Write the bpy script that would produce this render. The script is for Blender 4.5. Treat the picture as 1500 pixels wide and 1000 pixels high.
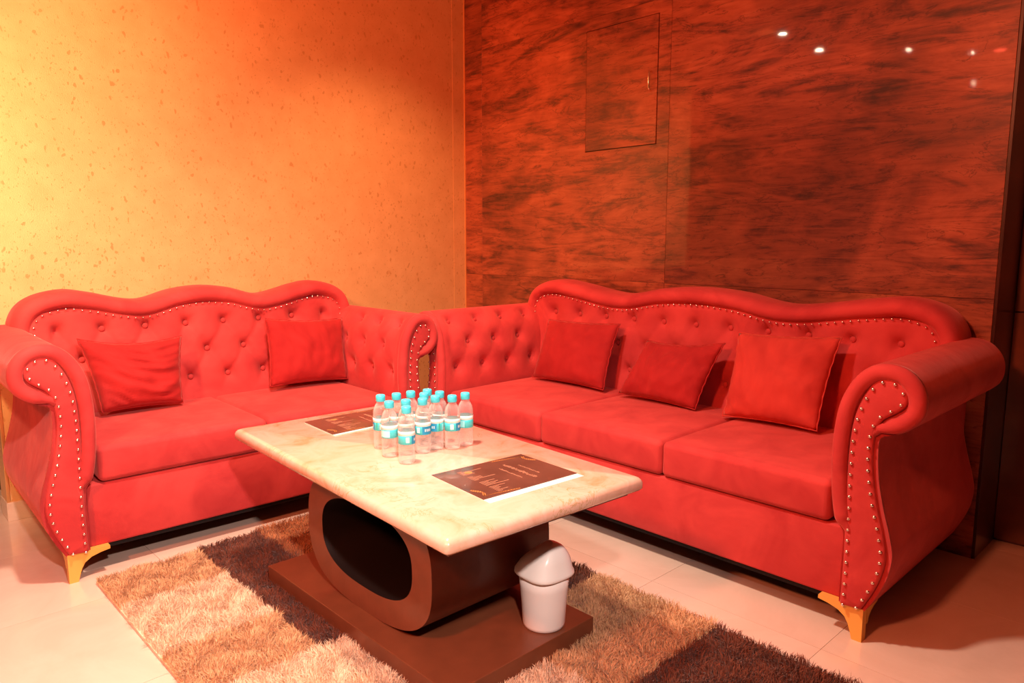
import bpy, bmesh, math, random
import numpy as np
from mathutils import Vector, Matrix, noise

random.seed(7); rng = np.random.default_rng(7)
for o in list(bpy.data.objects): bpy.data.objects.remove(o)
scene = bpy.context.scene
COL = scene.collection
PI = math.pi

# ------------------------------------------------------------------ camera
CAM = Vector((-3.170, -3.745, 1.188))
pitch, yaw, roll = math.radians(7.80), math.radians(46.285), math.radians(0.063)
fwd = Vector((math.cos(yaw)*math.cos(pitch), math.sin(yaw)*math.cos(pitch), -math.sin(pitch)))
right = Vector((math.sin(yaw), -math.cos(yaw), 0)); up = right.cross(fwd)
r2 = right*math.cos(roll)+up*math.sin(roll); u2 = -right*math.sin(roll)+up*math.cos(roll)
cd = bpy.data.cameras.new('camera'); cam = bpy.data.objects.new('camera', cd); COL.objects.link(cam)
M3 = Matrix((r2, u2, -fwd)).transposed()
cam.matrix_world = Matrix.Translation(CAM) @ M3.to_4x4()
cd.sensor_width = 36; cd.lens = 1064.17/1500*36; cd.clip_start = .02
scene.camera = cam

# ------------------------------------------------------------------ exposure, world, room and fill lights
vs = scene.view_settings
vs.view_transform = 'Standard'; vs.look = 'None'; vs.gamma = 1; vs.use_curve_mapping = False
vs.exposure = 0.0
w = bpy.data.worlds.new('world'); scene.world = w; w.use_nodes = True
w.node_tree.nodes['Background'].inputs[0].default_value = (1, .55, .35, 1)
w.node_tree.nodes['Background'].inputs[1].default_value = 0.05

def area(name, loc, target, size, power, color, shape='DISK', spread=180):
    d = bpy.data.lights.new(name, 'AREA'); d.shape = shape; d.size = size; d.energy = power; d.color = color
    if shape == 'RECTANGLE': d.size, d.size_y = size
    d.spread = math.radians(spread)
    o = bpy.data.objects.new(name, d); COL.objects.link(o); o.location = loc
    o.rotation_euler = (Vector(target)-Vector(loc)).to_track_quat('-Z', 'Y').to_euler()
    return o
def spot(name, loc, target, power, color, cone, blend, rad):
    d = bpy.data.lights.new(name, 'SPOT'); d.energy = power; d.color = color
    d.spot_size = math.radians(cone); d.spot_blend = blend; d.shadow_soft_size = rad
    o = bpy.data.objects.new(name, d); COL.objects.link(o); o.location = loc
    o.rotation_euler = (Vector(target)-Vector(loc)).to_track_quat('-Z', 'Y').to_euler()
    return o
# warm white ceiling spot over the table
spot('ceiling_spot', (-2.25, -1.95, 2.62), (-2.15, -1.85, 0), 350, (1, .74, .57), 126, 1.0, .08)
# photographer's light, above and beside the camera, turned to the left
spot('photo_light', (-3.02, -3.90, 2.0), (-2.55, -1.5, .2), 335, (1, .75, .66), 86, 1.0, .05)
# warm yellow wall washer at the left of the gold wall
spot('wall_washer', (-3.35, -1.75, 2.0), (-2.75, -.1, 1.45), 195, (1, .78, .42), 90, 1.0, .06)
# red fill added behind the camera for the wood, orange lamp over the sofas
area('red_fill', (-4.4, -2.85, 2.5), (-.1, -1.8, 1.0), .3, 100, (1, .22, .09))
spot('orange_light', (-2.30, -1.09, 2.66), (-1.1, -.1, 2.1), 60, (1, .20, .06), 120, 1.0, .03)
spot('corner_fill', (-.95, -1.25, 2.67), (-.70, -.2, .6), 120, (1, .46, .22), 84, 1.0, .05)  # warm fill, added to brighten the gold wall towards the corner

# ------------------------------------------------------------------ helpers
def link(name, me, mat=None, parent=None):
    o = bpy.data.objects.new(name, me); COL.objects.link(o)
    if mat is not None: me.materials.append(mat)
    if parent is not None: o.parent = parent
    return o
def mesh(name, verts, faces, mat=None, parent=None, smooth=True):
    me = bpy.data.meshes.new(name); me.from_pydata([tuple(map(float, v)) for v in verts], [], faces)
    if smooth: me.polygons.foreach_set('use_smooth', [True]*len(me.polygons))
    me.update(); return link(name, me, mat, parent)
def bm_obj(name, bm, mat=None, parent=None, smooth=True, normals=True):
    if normals: bmesh.ops.recalc_face_normals(bm, faces=bm.faces)
    me = bpy.data.meshes.new(name); bm.to_mesh(me); bm.free()
    if smooth: me.polygons.foreach_set('use_smooth', [True]*len(me.polygons))
    me.update(); return link(name, me, mat, parent)
def tag(o, label=None, cat=None, group=None, kind=None):
    if label: o['label'] = label
    if cat: o['category'] = cat
    if group: o['group'] = group
    if kind: o['kind'] = kind
    return o
def empty(name, loc=(0, 0, 0), rz=0):
    o = bpy.data.objects.new(name, None); COL.objects.link(o); o.location = loc; o.rotation_euler = (0, 0, rz)
    o.empty_display_size = .1; return o
def box_bm(bm, x0, x1, y0, y1, z0, z1):
    v = [bm.verts.new(p) for p in ((x0,y0,z0),(x1,y0,z0),(x1,y1,z0),(x0,y1,z0),(x0,y0,z1),(x1,y0,z1),(x1,y1,z1),(x0,y1,z1))]
    for f in ((3,2,1,0),(4,5,6,7),(0,1,5,4),(1,2,6,5),(2,3,7,6),(3,0,4,7)): bm.faces.new([v[i] for i in f])
def box(name, x0, x1, y0, y1, z0, z1, mat, parent=None, bev=0, seg=2, smooth=False, center=False):
    bm = bmesh.new(); c = Vector(((x0+x1)/2, (y0+y1)/2, (z0+z1)/2)) if center else Vector((0,0,0))
    box_bm(bm, x0-c.x, x1-c.x, y0-c.y, y1-c.y, z0-c.z, z1-c.z)
    if bev: bmesh.ops.bevel(bm, geom=bm.edges[:], offset=bev, segments=seg, profile=.5, affect='EDGES')
    o = bm_obj(name, bm, mat, parent, smooth=smooth); o.location = c; return o
def rounded_box(name, w, d, h, r, mat, parent=None, puff=0, n=14, loc=(0,0,0), front_puff=0):
    bm = bmesh.new(); H = (w/2, d/2, h/2)
    def ts(half, k):
        a = list(np.linspace(-half, -half+r, 6)[:-1]) + list(np.linspace(-half+r, half-r, k)) + list(np.linspace(half-r, half, 6)[1:])
        return a
    T = (ts(H[0], n), ts(H[1], n), ts(H[2], 4))
    def rp(p):
        q = np.array([min(max(p[i], -H[i]+r), H[i]-r) for i in range(3)]); v = np.array(p)-q; l = np.linalg.norm(v)
        out = q + (v/l*r if l > 1e-9 else v)
        fx = max(0, 1-(p[0]/H[0])**2); fy = max(0, 1-(p[1]/H[1])**2); fz = max(0, 1-(p[2]/H[2])**2)
        if out[2] > 0: out[2] += puff*(fx**.6)*(fy**.6)
        if out[1] < 0: out[1] -= front_puff*(fx**.5)*fz
        return out
    for ax in range(3):
        a, b = [i for i in range(3) if i != ax]
        for s in (-1, 1):
            g = []
            for ta in T[a]:
                row = []
                for tb in T[b]:
                    p = [0, 0, 0]; p[ax] = s*H[ax]; p[a] = ta; p[b] = tb
                    row.append(bm.verts.new(rp(p)))
                g.append(row)
            for i in range(len(g)-1):
                for j in range(len(g[0])-1):
                    bm.faces.new((g[i][j], g[i+1][j], g[i+1][j+1], g[i][j+1]))
    bmesh.ops.remove_doubles(bm, verts=bm.verts, dist=1e-5)
    o = bm_obj(name, bm, mat, parent); o.location = loc; return o
def catmull(P, n=8, closed=False):
    P = [np.array(p, float) for p in P]; out = []; N = len(P)
    for i in range(N if closed else N-1):
        if closed: a, b, c, d = P[i-1], P[i], P[(i+1) % N], P[(i+2) % N]
        else: a, b, c, d = P[max(i-1, 0)], P[i], P[i+1], P[min(i+2, N-1)]
        for k in range(n):
            t = k/n
            out.append(.5*((2*b)+(-a+c)*t+(2*a-5*b+4*c-d)*t*t+(-a+3*b-3*c+d)*t**3))
    if not closed: out.append(P[-1])
    return np.array(out)
def resample(P, step=None, n=None, closed=False):
    P = np.asarray(P, float)
    if closed: P = np.vstack([P, P[:1]])
    s = np.r_[0, np.cumsum(np.linalg.norm(np.diff(P, axis=0), axis=1))]
    if n is None: n = max(2, int(round(s[-1]/step))+1)
    t = np.linspace(0, s[-1], n)
    out = np.stack([np.interp(t, s, P[:, i]) for i in range(P.shape[1])], 1)
    return out[:-1] if closed else out
def grid_faces(n, m, closed_m=False):
    F = []
    for i in range(n-1):
        for j in range(m if closed_m else m-1):
            F.append((i*m+j, i*m+(j+1) % m, (i+1)*m+(j+1) % m, (i+1)*m+j))
    return F
def lathe(name, prof, mat, parent=None, seg=24, loc=(0, 0, 0), smooth=True):
    V = []; m = seg
    for r, z in prof:
        for k in range(m): V.append((r*math.cos(2*PI*k/m), r*math.sin(2*PI*k/m), z))
    F = grid_faces(len(prof), m, True)
    o = mesh(name, V, F, mat, parent, smooth); o.location = loc; return o
def tube(name, path, rad, mat, parent=None, seg=10, caps=True):
    path = np.asarray(path, float); V = []; n = len(path)
    rads = rad if hasattr(rad, '__len__') else [rad]*n
    prev = None
    for i in range(n):
        t = Vector(path[min(i+1, n-1)]-path[max(i-1, 0)]).normalized()
        if prev is None: a = t.cross(Vector((0, 0, 1)) if abs(t.z) < .9 else Vector((1, 0, 0))).normalized()
        else: a = (prev - t*prev.dot(t)).normalized()
        prev = a; b = t.cross(a)
        for k in range(seg):
            an = 2*PI*k/seg; V.append(Vector(path[i])+(a*math.cos(an)+b*math.sin(an))*rads[i])
    F = grid_faces(n, seg, True)
    if caps: F += [tuple(range(seg)), tuple(range((n-1)*seg, n*seg))]
    return mesh(name, V, F, mat, parent)

# ------------------------------------------------------------------ materials
def new_mat(name):
    m = bpy.data.materials.new(name); m.use_nodes = True; nt = m.node_tree
    return m, nt, nt.nodes['Principled BSDF']
def N(nt, typ, **kw):
    n = nt.nodes.new(typ)
    for k, v in kw.items():
        if k.startswith('_'): setattr(n, k[1:], v)
        else: n.inputs[k.replace('__', ' ')].default_value = v
    return n
def ramp(nt, stops, interp='LINEAR'):
    r = nt.nodes.new('ShaderNodeValToRGB'); cr = r.color_ramp; cr.interpolation = interp
    while len(cr.elements) < len(stops): cr.elements.new(.5)
    for e, (p, c) in zip(cr.elements, stops): e.position = p; e.color = (*c, 1) if len(c) == 3 else c
    return r
def plain(name, col, rough=.5, metal=0, coat=0, spec=.5, trans=0, ior=1.45, bump=0, bscale=60, var=0):
    m, nt, b = new_mat(name); L = nt.links.new
    b.inputs['Base Color'].default_value = (*col, 1); b.inputs['Roughness'].default_value = rough
    b.inputs['Metallic'].default_value = metal; b.inputs['Coat Weight'].default_value = coat
    b.inputs['Specular IOR Level'].default_value = spec; b.inputs['Transmission Weight'].default_value = trans
    b.inputs['IOR'].default_value = ior
    tc = nt.nodes.new('ShaderNodeTexCoord')
    if bump or var:
        no = N(nt, 'ShaderNodeTexNoise', Scale=bscale, Detail=4.0); L(tc.outputs['Object'], no.inputs['Vector'])
        if bump:
            bp = N(nt, 'ShaderNodeBump', Strength=bump, Distance=.002); L(no.outputs['Fac'], bp.inputs['Height']); L(bp.outputs[0], b.inputs['Normal'])
        if var:
            r = ramp(nt, [(.3, tuple(c*(1-var) for c in col)), (.7, tuple(min(1, c*(1+var)) for c in col))])
            L(no.outputs['Fac'], r.inputs[0]); L(r.outputs[0], b.inputs['Base Color'])
    return m

def velvet(name, c1, c2, sheen=(1, .35, .30)):
    m, nt, b = new_mat(name); L = nt.links.new
    tc = nt.nodes.new('ShaderNodeTexCoord')
    n1 = N(nt, 'ShaderNodeTexNoise', Scale=4.5, Detail=3.0, Roughness=.55, Distortion=.9); L(tc.outputs['Object'], n1.inputs['Vector'])
    r = ramp(nt, [(.35, c1), (.65, c2)]); L(n1.outputs['Fac'], r.inputs[0]); L(r.outputs[0], b.inputs['Base Color'])
    b.inputs['Roughness'].default_value = .85; b.inputs['Specular IOR Level'].default_value = .15
    b.inputs['Sheen Weight'].default_value = .35; b.inputs['Sheen Roughness'].default_value = .4
    b.inputs['Sheen Tint'].default_value = (*sheen, 1)
    n2 = N(nt, 'ShaderNodeTexNoise', Scale=260.0, Detail=2.0); L(tc.outputs['Object'], n2.inputs['Vector'])
    n3 = N(nt, 'ShaderNodeTexNoise', Scale=14.0, Detail=2.0); L(tc.outputs['Object'], n3.inputs['Vector'])
    b1 = N(nt, 'ShaderNodeBump', Strength=.25, Distance=.001); L(n2.outputs['Fac'], b1.inputs['Height'])
    b2 = N(nt, 'ShaderNodeBump', Strength=.35, Distance=.008); L(n3.outputs['Fac'], b2.inputs['Height']); L(b1.outputs[0], b2.inputs['Normal'])
    L(b2.outputs[0], b.inputs['Normal'])
    return m
M_velvet = velvet('sofa_velvet', (.43, .036, .038), (.56, .058, .056))
M_pillow = velvet('cushion_velvet', (.30, .013, .014), (.38, .020, .020))
M_pillow_light = velvet('pale_cushion_velvet', (.42, .032, .026), (.54, .048, .036))
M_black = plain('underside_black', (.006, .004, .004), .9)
M_gold = plain('gold_leg', (.85, .46, .10), .35, .25)
M_nail = plain('nailhead_steel', (.92, .80, .74), .22, 1.0)
M_button = M_velvet

def wood_wall():
    m, nt, b = new_mat('glossy_wood_laminate'); L = nt.links.new
    tc = nt.nodes.new('ShaderNodeTexCoord')
    geo = nt.nodes.new('ShaderNodeObjectInfo')
    off = N(nt, 'ShaderNodeVectorMath', _operation='SCALE'); off.inputs[3].default_value = 37.0
    cmb = nt.nodes.new('ShaderNodeCombineXYZ')
    L(geo.outputs['Random'], cmb.inputs[0]); L(geo.outputs['Random'], cmb.inputs[2]); L(cmb.outputs[0], off.inputs[0])
    add = N(nt, 'ShaderNodeVectorMath', _operation='ADD'); L(tc.outputs['Object'], add.inputs[0]); L(off.outputs[0], add.inputs[1])
    # broad bands
    mp = N(nt, 'ShaderNodeMapping'); mp.inputs['Scale'].default_value = (1, .85, 3.2); mp.inputs['Rotation'].default_value = (-.10, 0, 0)
    L(add.outputs[0], mp.inputs[0])
    n1 = N(nt, 'ShaderNodeTexNoise', Scale=1.7, Detail=6.0, Roughness=.62, Distortion=2.2); L(mp.outputs[0], n1.inputs['Vector'])
    # fine horizontal veins
    mp2 = N(nt, 'ShaderNodeMapping'); mp2.inputs['Scale'].default_value = (1, 1.2, 10.0); mp2.inputs['Rotation'].default_value = (-.06, 0, 0)
    L(add.outputs[0], mp2.inputs[0])
    n2 = N(nt, 'ShaderNodeTexNoise', Scale=2.4, Detail=8.0, Roughness=.66, Distortion=1.6); L(mp2.outputs[0], n2.inputs['Vector'])
    # blotches
    n3 = N(nt, 'ShaderNodeTexNoise', Scale=7.0, Detail=6.0, Roughness=.7, Distortion=1.2); L(add.outputs[0], n3.inputs['Vector'])
    mx = N(nt, 'ShaderNodeMath', _operation='MULTIPLY_ADD'); L(n2.outputs['Fac'], mx.inputs[0]); mx.inputs[1].default_value = .75
    L(n1.outputs['Fac'], mx.inputs[2])
    mx2 = N(nt, 'ShaderNodeMath', _operation='MULTIPLY_ADD'); L(n3.outputs['Fac'], mx2.inputs[0]); mx2.inputs[1].default_value = .24; L(mx.outputs[0], mx2.inputs[2])
    sc = N(nt, 'ShaderNodeMath', _operation='MULTIPLY'); L(mx2.outputs[0], sc.inputs[0]); sc.inputs[1].default_value = 1/1.99
    r = ramp(nt, [(.37, (.060, .010, .005)), (.43, (.17, .032, .013)), (.49, (.32, .066, .025)), (.56, (.42, .098, .038)), (.66, (.52, .145, .060))])
    L(sc.outputs[0], r.inputs[0])
    mp3 = N(nt, 'ShaderNodeMapping'); mp3.inputs['Scale'].default_value = (1, .8, 4.5); mp3.inputs['Rotation'].default_value = (-.05, 0, 0); L(add.outputs[0], mp3.inputs[0])
    n4 = N(nt, 'ShaderNodeTexNoise', Scale=2.0, Detail=7.0, Roughness=.6, Distortion=1.8); L(mp3.outputs[0], n4.inputs['Vector'])
    cr_ = ramp(nt, [(.488, (1, 1, 1)), (.50, (.30, .22, .2)), (.512, (1, 1, 1))]); L(n4.outputs['Fac'], cr_.inputs[0])
    n5 = N(nt, 'ShaderNodeTexNoise', Scale=1.6, Detail=3.0, Roughness=.5, Distortion=.8); L(add.outputs[0], n5.inputs['Vector'])
    bl = ramp(nt, [(.38, (.42, .36, .34)), (.56, (1.0, 1.0, 1.0))]); L(n5.outputs['Fac'], bl.inputs[0])
    m1 = N(nt, 'ShaderNodeMix', _data_type='RGBA', _blend_type='MULTIPLY'); m1.inputs[0].default_value = .8; L(r.outputs[0], m1.inputs[6]); L(cr_.outputs[0], m1.inputs[7])
    m2 = N(nt, 'ShaderNodeMix', _data_type='RGBA', _blend_type='MULTIPLY'); m2.inputs[0].default_value = .8; L(m1.outputs[2], m2.inputs[6]); L(bl.outputs[0], m2.inputs[7])
    L(m2.outputs[2], b.inputs['Base Color'])
    b.inputs['Roughness'].default_value = .42; b.inputs['Coat Weight'].default_value = .55; b.inputs['Coat Roughness'].default_value = .035
    bp = N(nt, 'ShaderNodeBump', Strength=.12, Distance=.002); L(n3.outputs['Fac'], bp.inputs['Height']); L(bp.outputs[0], b.inputs['Normal'])
    return m
M_wood = wood_wall()

def gold_paper():
    m, nt, b = new_mat('gold_wallpaper'); L = nt.links.new
    tc = nt.nodes.new('ShaderNodeTexCoord')
    base = N(nt, 'ShaderNodeTexNoise', Scale=9.0, Detail=5.0, Roughness=.6); L(tc.outputs['Object'], base.inputs['Vector'])
    r = ramp(nt, [(.3, (.76, .43, .17)), (.7, (.84, .50, .21))]); L(base.outputs['Fac'], r.inputs[0])
    # torn flecks: voronoi cells cut by noise
    mp = N(nt, 'ShaderNodeMapping'); mp.inputs['Scale'].default_value = (1.5, 1, 1); L(tc.outputs['Object'], mp.inputs[0])
    dn = N(nt, 'ShaderNodeTexNoise', Scale=16.0, Detail=2.0); L(mp.outputs[0], dn.inputs['Vector'])
    ad = N(nt, 'ShaderNodeVectorMath', _operation='MULTIPLY_ADD'); L(dn.outputs['Color'], ad.inputs[0]); ad.inputs[1].default_value = (.07, .07, .07); L(mp.outputs[0], ad.inputs[2])
    f1 = N(nt, 'ShaderNodeTexVoronoi', Scale=36.0); L(ad.outputs[0], f1.inputs['Vector'])
    sep = nt.nodes.new('ShaderNodeSeparateColor'); L(f1.outputs['Color'], sep.inputs[0])
    gt = N(nt, 'ShaderNodeMath', _operation='GREATER_THAN'); gt.inputs[1].default_value = .90; L(sep.outputs[0], gt.inputs[0])
    lt = N(nt, 'ShaderNodeMath', _operation='LESS_THAN'); lt.inputs[1].default_value = .36; L(f1.outputs['Distance'], lt.inputs[0])
    mu = N(nt, 'ShaderNodeMath', _operation='MULTIPLY'); L(gt.outputs[0], mu.inputs[0]); L(lt.outputs[0], mu.inputs[1])
    f2 = N(nt, 'ShaderNodeTexNoise', Scale=75.0, Detail=3.0); L(mp.outputs[0], f2.inputs['Vector'])
    g2 = N(nt, 'ShaderNodeMath', _operation='GREATER_THAN'); g2.inputs[1].default_value = .655; L(f2.outputs['Fac'], g2.inputs[0])
    mxm = N(nt, 'ShaderNodeMath', _operation='MAXIMUM'); L(mu.outputs[0], mxm.inputs[0]); L(g2.outputs[0], mxm.inputs[1])
    mix = N(nt, 'ShaderNodeMix', _data_type='RGBA'); L(mxm.outputs[0], mix.inputs[0]); L(r.outputs[0], mix.inputs[6]); mix.inputs[7].default_value = (.66, .35, .12, 1)
    L(mix.outputs[2], b.inputs['Base Color'])
    rg = N(nt, 'ShaderNodeMapRange'); L(mxm.outputs[0], rg.inputs[0]); rg.inputs[3].default_value = .50; rg.inputs[4].default_value = .36
    L(rg.outputs[0], b.inputs['Roughness'])
    b.inputs['Metallic'].default_value = .38
    wv = N(nt, 'ShaderNodeTexNoise', Scale=220.0, Detail=2.0); L(tc.outputs['Object'], wv.inputs['Vector'])
    hm = N(nt, 'ShaderNodeMath', _operation='MULTIPLY_ADD'); L(mxm.outputs[0], hm.inputs[0]); hm.inputs[1].default_value = .8; L(wv.outputs['Fac'], hm.inputs[2])
    bp = N(nt, 'ShaderNodeBump', Strength=.35, Distance=.0015); L(hm.outputs[0], bp.inputs['Height']); L(bp.outputs[0], b.inputs['Normal'])
    return m
M_goldwall = gold_paper()

def stone(name, stops, scale, rough, coat=.6, vein=None):
    m, nt, b = new_mat(name); L = nt.links.new
    tc = nt.nodes.new('ShaderNodeTexCoord')
    n1 = N(nt, 'ShaderNodeTexNoise', Scale=scale, Detail=8.0, Roughness=.62, Distortion=.8); L(tc.outputs['Object'], n1.inputs['Vector'])
    r = ramp(nt, stops); L(n1.outputs['Fac'], r.inputs[0]); out = r.outputs[0]
    if vein:
        n2 = N(nt, 'ShaderNodeTexNoise', Scale=scale*1.4, Detail=6.0, Roughness=.6, Distortion=1.6); L(tc.outputs['Object'], n2.inputs['Vector'])
        r2_ = ramp(nt, [(.485, (0,0,0)), (.50, (1,1,1)), (.515, (0,0,0))]); L(n2.outputs['Fac'], r2_.inputs[0])
        n3 = N(nt, 'ShaderNodeTexNoise', Scale=scale*.8, Detail=2.0); L(tc.outputs['Object'], n3.inputs['Vector'])
        r3 = ramp(nt, [(.5, (0,0,0)), (.62, (.75,.75,.75))]); L(n3.outputs['Fac'], r3.inputs[0])
        mm = N(nt, 'ShaderNodeMath', _operation='MULTIPLY'); L(r2_.outputs[0], mm.inputs[0]); L(r3.outputs[0], mm.inputs[1])
        mix = N(nt, 'ShaderNodeMix', _data_type='RGBA'); L(mm.outputs[0], mix.inputs[0]); L(out, mix.inputs[6]); mix.inputs[7].default_value = (*vein, 1)
        out = mix.outputs[2]
    L(out, b.inputs['Base Color']); b.inputs['Roughness'].default_value = rough
    b.inputs['Coat Weight'].default_value = coat; b.inputs['Coat Roughness'].default_value = .06
    return m
M_marble = stone('cream_marble', [(.30, (.48, .27, .13)), (.42, (.62, .40, .28)), (.55, (.68, .47, .37)), (.7, (.62, .38, .27))], 6.5, .22, .5, vein=(.38, .26, .08))
M_floor = stone('floor_tile', [(.3, (.66, .49, .40)), (.6, (.74, .57, .48)), (.8, (.70, .52, .43))], 3.0, .18, .3)
M_skirt = stone('skirting_marble', [(.3, (.55, .40, .30)), (.7, (.72, .56, .44))], 5.0, .2, .3)
M_grout = plain('grout', (.50, .36, .28), .8)
M_tablewood = plain('dark_walnut_laminate', (.115, .030, .014), .42, coat=.12, bump=.05, bscale=30, var=.10)
M_tablewood_face = plain('brown_laminate_edge', (.20, .062, .030), .45, coat=.1, var=.08, bscale=20)
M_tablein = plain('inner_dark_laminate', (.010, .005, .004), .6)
M_platetop = plain('plinth_laminate', (.17, .050, .022), .40, coat=.15, var=.10, bscale=14)
M_darkwood = plain('dark_panel', (.050, .010, .005), .30, coat=.4, var=.35, bscale=6)
M_wooddim = plain('dimmed_wood_panel', (.13, .032, .013), .35, coat=.3, var=.4, bscale=5)  # wood with the dimness of the recess put into its colour
M_darkwall = plain('dark_wall_paint', (.045, .018, .010), .6, var=.2, bscale=4)  # even dark brown of the outer walls
M_ceiling = plain('ceiling_paint', (.55, .34, .24), .8)
M_bin = plain('white_plastic', (.92, .87, .83), .32, coat=.1)
M_bincap = plain('white_plastic_lid', (.90, .88, .84), .28, coat=.15)
M_cap = plain('cyan_cap_plastic', (.07, .78, .96), .35)
M_label = plain('cyan_label_film', (.07, .76, .86), .35)
M_labelw = plain('white_label_film', (.92, .95, .93), .35)
M_labelg = plain('green_label_film', (.05, .50, .38), .35)
M_labelb = plain('blue_label_film', (.02, .33, .60), .35)
M_chrome = plain('polished_brass', (.95, .78, .55), .15, 1)
M_trim = plain('gilt_trim', (.90, .50, .20), .3, .8)
M_lamp, nt_, b_ = new_mat('lamp_glass'); b_.inputs['Emission Color'].default_value = (1, .86, .6, 1); b_.inputs['Emission Strength'].default_value = 500
M_lampred, nt_, b_ = new_mat('red_lamp_glass'); b_.inputs['Emission Color'].default_value = (1, .08, .04, 1); b_.inputs['Emission Strength'].default_value = 60
M_water, nt_, b_ = new_mat('clear_bottle_plastic')
b_.inputs['Base Color'].default_value = (.95, .88, .85, 1); b_.inputs['Roughness'].default_value = .12; b_.inputs['Coat Weight'].default_value = .5
tr_ = nt_.nodes.new('ShaderNodeBsdfTransparent'); tr_.inputs[0].default_value = (.97, .94, .93, 1)
mx_ = nt_.nodes.new('ShaderNodeMixShader'); lw_ = nt_.nodes.new('ShaderNodeLayerWeight'); lw_.inputs[0].default_value = .35
mr_ = nt_.nodes.new('ShaderNodeMapRange'); mr_.inputs[3].default_value = .12; mr_.inputs[4].default_value = .75
nt_.links.new(lw_.outputs['Facing'], mr_.inputs[0]); nt_.links.new(mr_.outputs[0], mx_.inputs[0])
nt_.links.new(tr_.outputs[0], mx_.inputs[1]); nt_.links.new(b_.outputs[0], mx_.inputs[2])
nt_.links.new(mx_.outputs[0], nt_.nodes['Material Output'].inputs[0])
M_mat = plain('placemat_print', (.11, .046, .032), .30, coat=.4, var=.25, bscale=9)
M_matgold = plain('placemat_gold_ink', (.55, .22, .07), .4)
M_matpale = plain('placemat_pale_ink', (.50, .24, .15), .4)
M_matwhite = plain('placemat_white_paper', (.92, .88, .82), .35)
M_ink = plain('dark_ink', (.20, .10, .08), .5)

# ------------------------------------------------------------------ setting
H = 2.7; XW = -.10; YW = -.10
# floor of square tiles with recessed joints
fl = box('floor', -5.6, .6, -6.4, 1.8, -.06, -.0035, M_grout); tag(fl, kind='structure')
TS = .60; xs0 = -1.13; ys0 = -2.93
tile_me = None
bm = bmesh.new(); g = .0007
box_bm(bm, -TS/2+g, TS/2-g, -TS/2+g, TS/2-g, -.0035, 0)
tme = bpy.data.meshes.new('tile'); bm.to_mesh(tme); bm.free(); tme.materials.append(M_floor)
for i in range(-8, 3):
    for j in range(-6, 8):
        cx = xs0+TS*(i+.5); cy = ys0+TS*(j+.5)
        if -5.6 < cx < .6 and -6.4 < cy < 1.8:
            o = bpy.data.objects.new('tile', tme); COL.objects.link(o); o.location = (cx, cy, 0); o.parent = fl
            o.rotation_euler = (0, 0, (i*7+j*3) % 4*PI/2)
tag(box('ceiling', -5.6, .6, -6.4, 1.8, H, H+.06, M_ceiling), kind='structure')
# gold papered wall with a raised strip at the corner
wl = box('wall_left', -2.66, 0, YW, 0.02, 0, H, M_goldwall); tag(wl, kind='structure')
box('wallpaper_strip', -.20, XW, YW-.0015, YW+.01, 0, H, M_goldwall, wl)
tag(box('trim_1', XW-.006, XW+.0, YW-.006, YW, 0, H, M_trim), kind='structure')
tag(box('trim_2', -2.668, -2.655, YW-.004, .03, .082, H, M_trim, bev=.002), kind='structure')
tag(box('baseboard_left', -2.672, -.115, YW-.012, .02, 0, .082, M_skirt, bev=.002), kind='structure')
tag(box('wall_far_left', -5.6, -2.0, 1.6, 1.7, 0, H, M_darkwall), kind='structure')
tag(box('baseboard_far_left', -5.6, -2.0, 1.585, 1.6, 0, .08, M_darkwood), kind='structure')
# side return of the opening: dark panel
tag(box('wall_passage', -2.62, -2.52, .02, 1.6, 0, H, M_darkwall), kind='structure')
# glossy wood wall: backing + panels
wr = box('wall_right', XW+.012, .16, -3.055, 0.0, 0, H, M_darkwood); tag(wr, kind='structure')
def panel(y0, y1, z0, z1, hole=None):
    gp = .0006
    o = box('wall_panel', XW, XW+.012, y0+gp, y1-gp, z0+gp, z1-gp, M_wood, wr, bev=.0008, seg=1, center=True)
    return o
dy0, dy1, dz0, dz1 = -1.567, -1.104, 1.667, 2.288
ja, jb, jc = -.262, -1.637, -3.055
panel(ja, -.10, 0, .984); panel(ja, -.10, .984, 2.35); panel(ja, -.10, 2.35, H)
panel(jb, ja, 0, .984); panel(jb, ja, 2.35, H)
# panel with a hatch opening, one mesh with the hole
bm = bmesh.new(); gp = .0006
y0, y1, z0, z1 = jb+gp, ja-gp, .984+gp, 2.35-gp; cyy, czz = (y0+y1)/2, (z0+z1)/2
def fr(x): 
    o_ = [bm.verts.new((x, a-cyy, b-czz)) for a, b in ((y0,z0),(y1,z0),(y1,z1),(y0,z1))]
    i_ = [bm.verts.new((x, a-cyy, b-czz)) for a, b in ((dy0,dz0),(dy1,dz0),(dy1,dz1),(dy0,dz1))]
    for k in range(4): bm.faces.new((o_[k], o_[(k+1)%4], i_[(k+1)%4], i_[k]))
    return o_, i_
oa, ia = fr(0); ob, ib = fr(.012)
for k in range(4):
    bm.faces.new((oa[k], ob[k], ob[(k+1)%4], oa[(k+1)%4])); bm.faces.new((ia[k], ia[(k+1)%4], ib[(k+1)%4], ib[k]))
o = bm_obj('wall_panel', bm, M_wood, wr, smooth=False); o.location = (XW, cyy, czz)
panel(jc, jb, 0, .984); panel(jc, jb, .984, 2.35); panel(jc, jb, 2.35, H)
dr = box('door_1', XW-.001, XW+.010, dy0+.005, dy1-.0015, dz0+.005, dz1-.0025, M_wood, bev=.001, seg=1, center=True)
tag(dr, 'small square access hatch set flush in glossy wood wall', kind='structure')
hp = catmull([(0,0,-.045),(-.02,0,-.04),(-.026,0,0),(-.02,0,.04),(0,0,.045)], 6)
h = tube('handle', hp, .0045, M_chrome, dr, 8); h.location = (-.006, -.195, -.005)
tag(h, 'slim polished bow handle')
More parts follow.
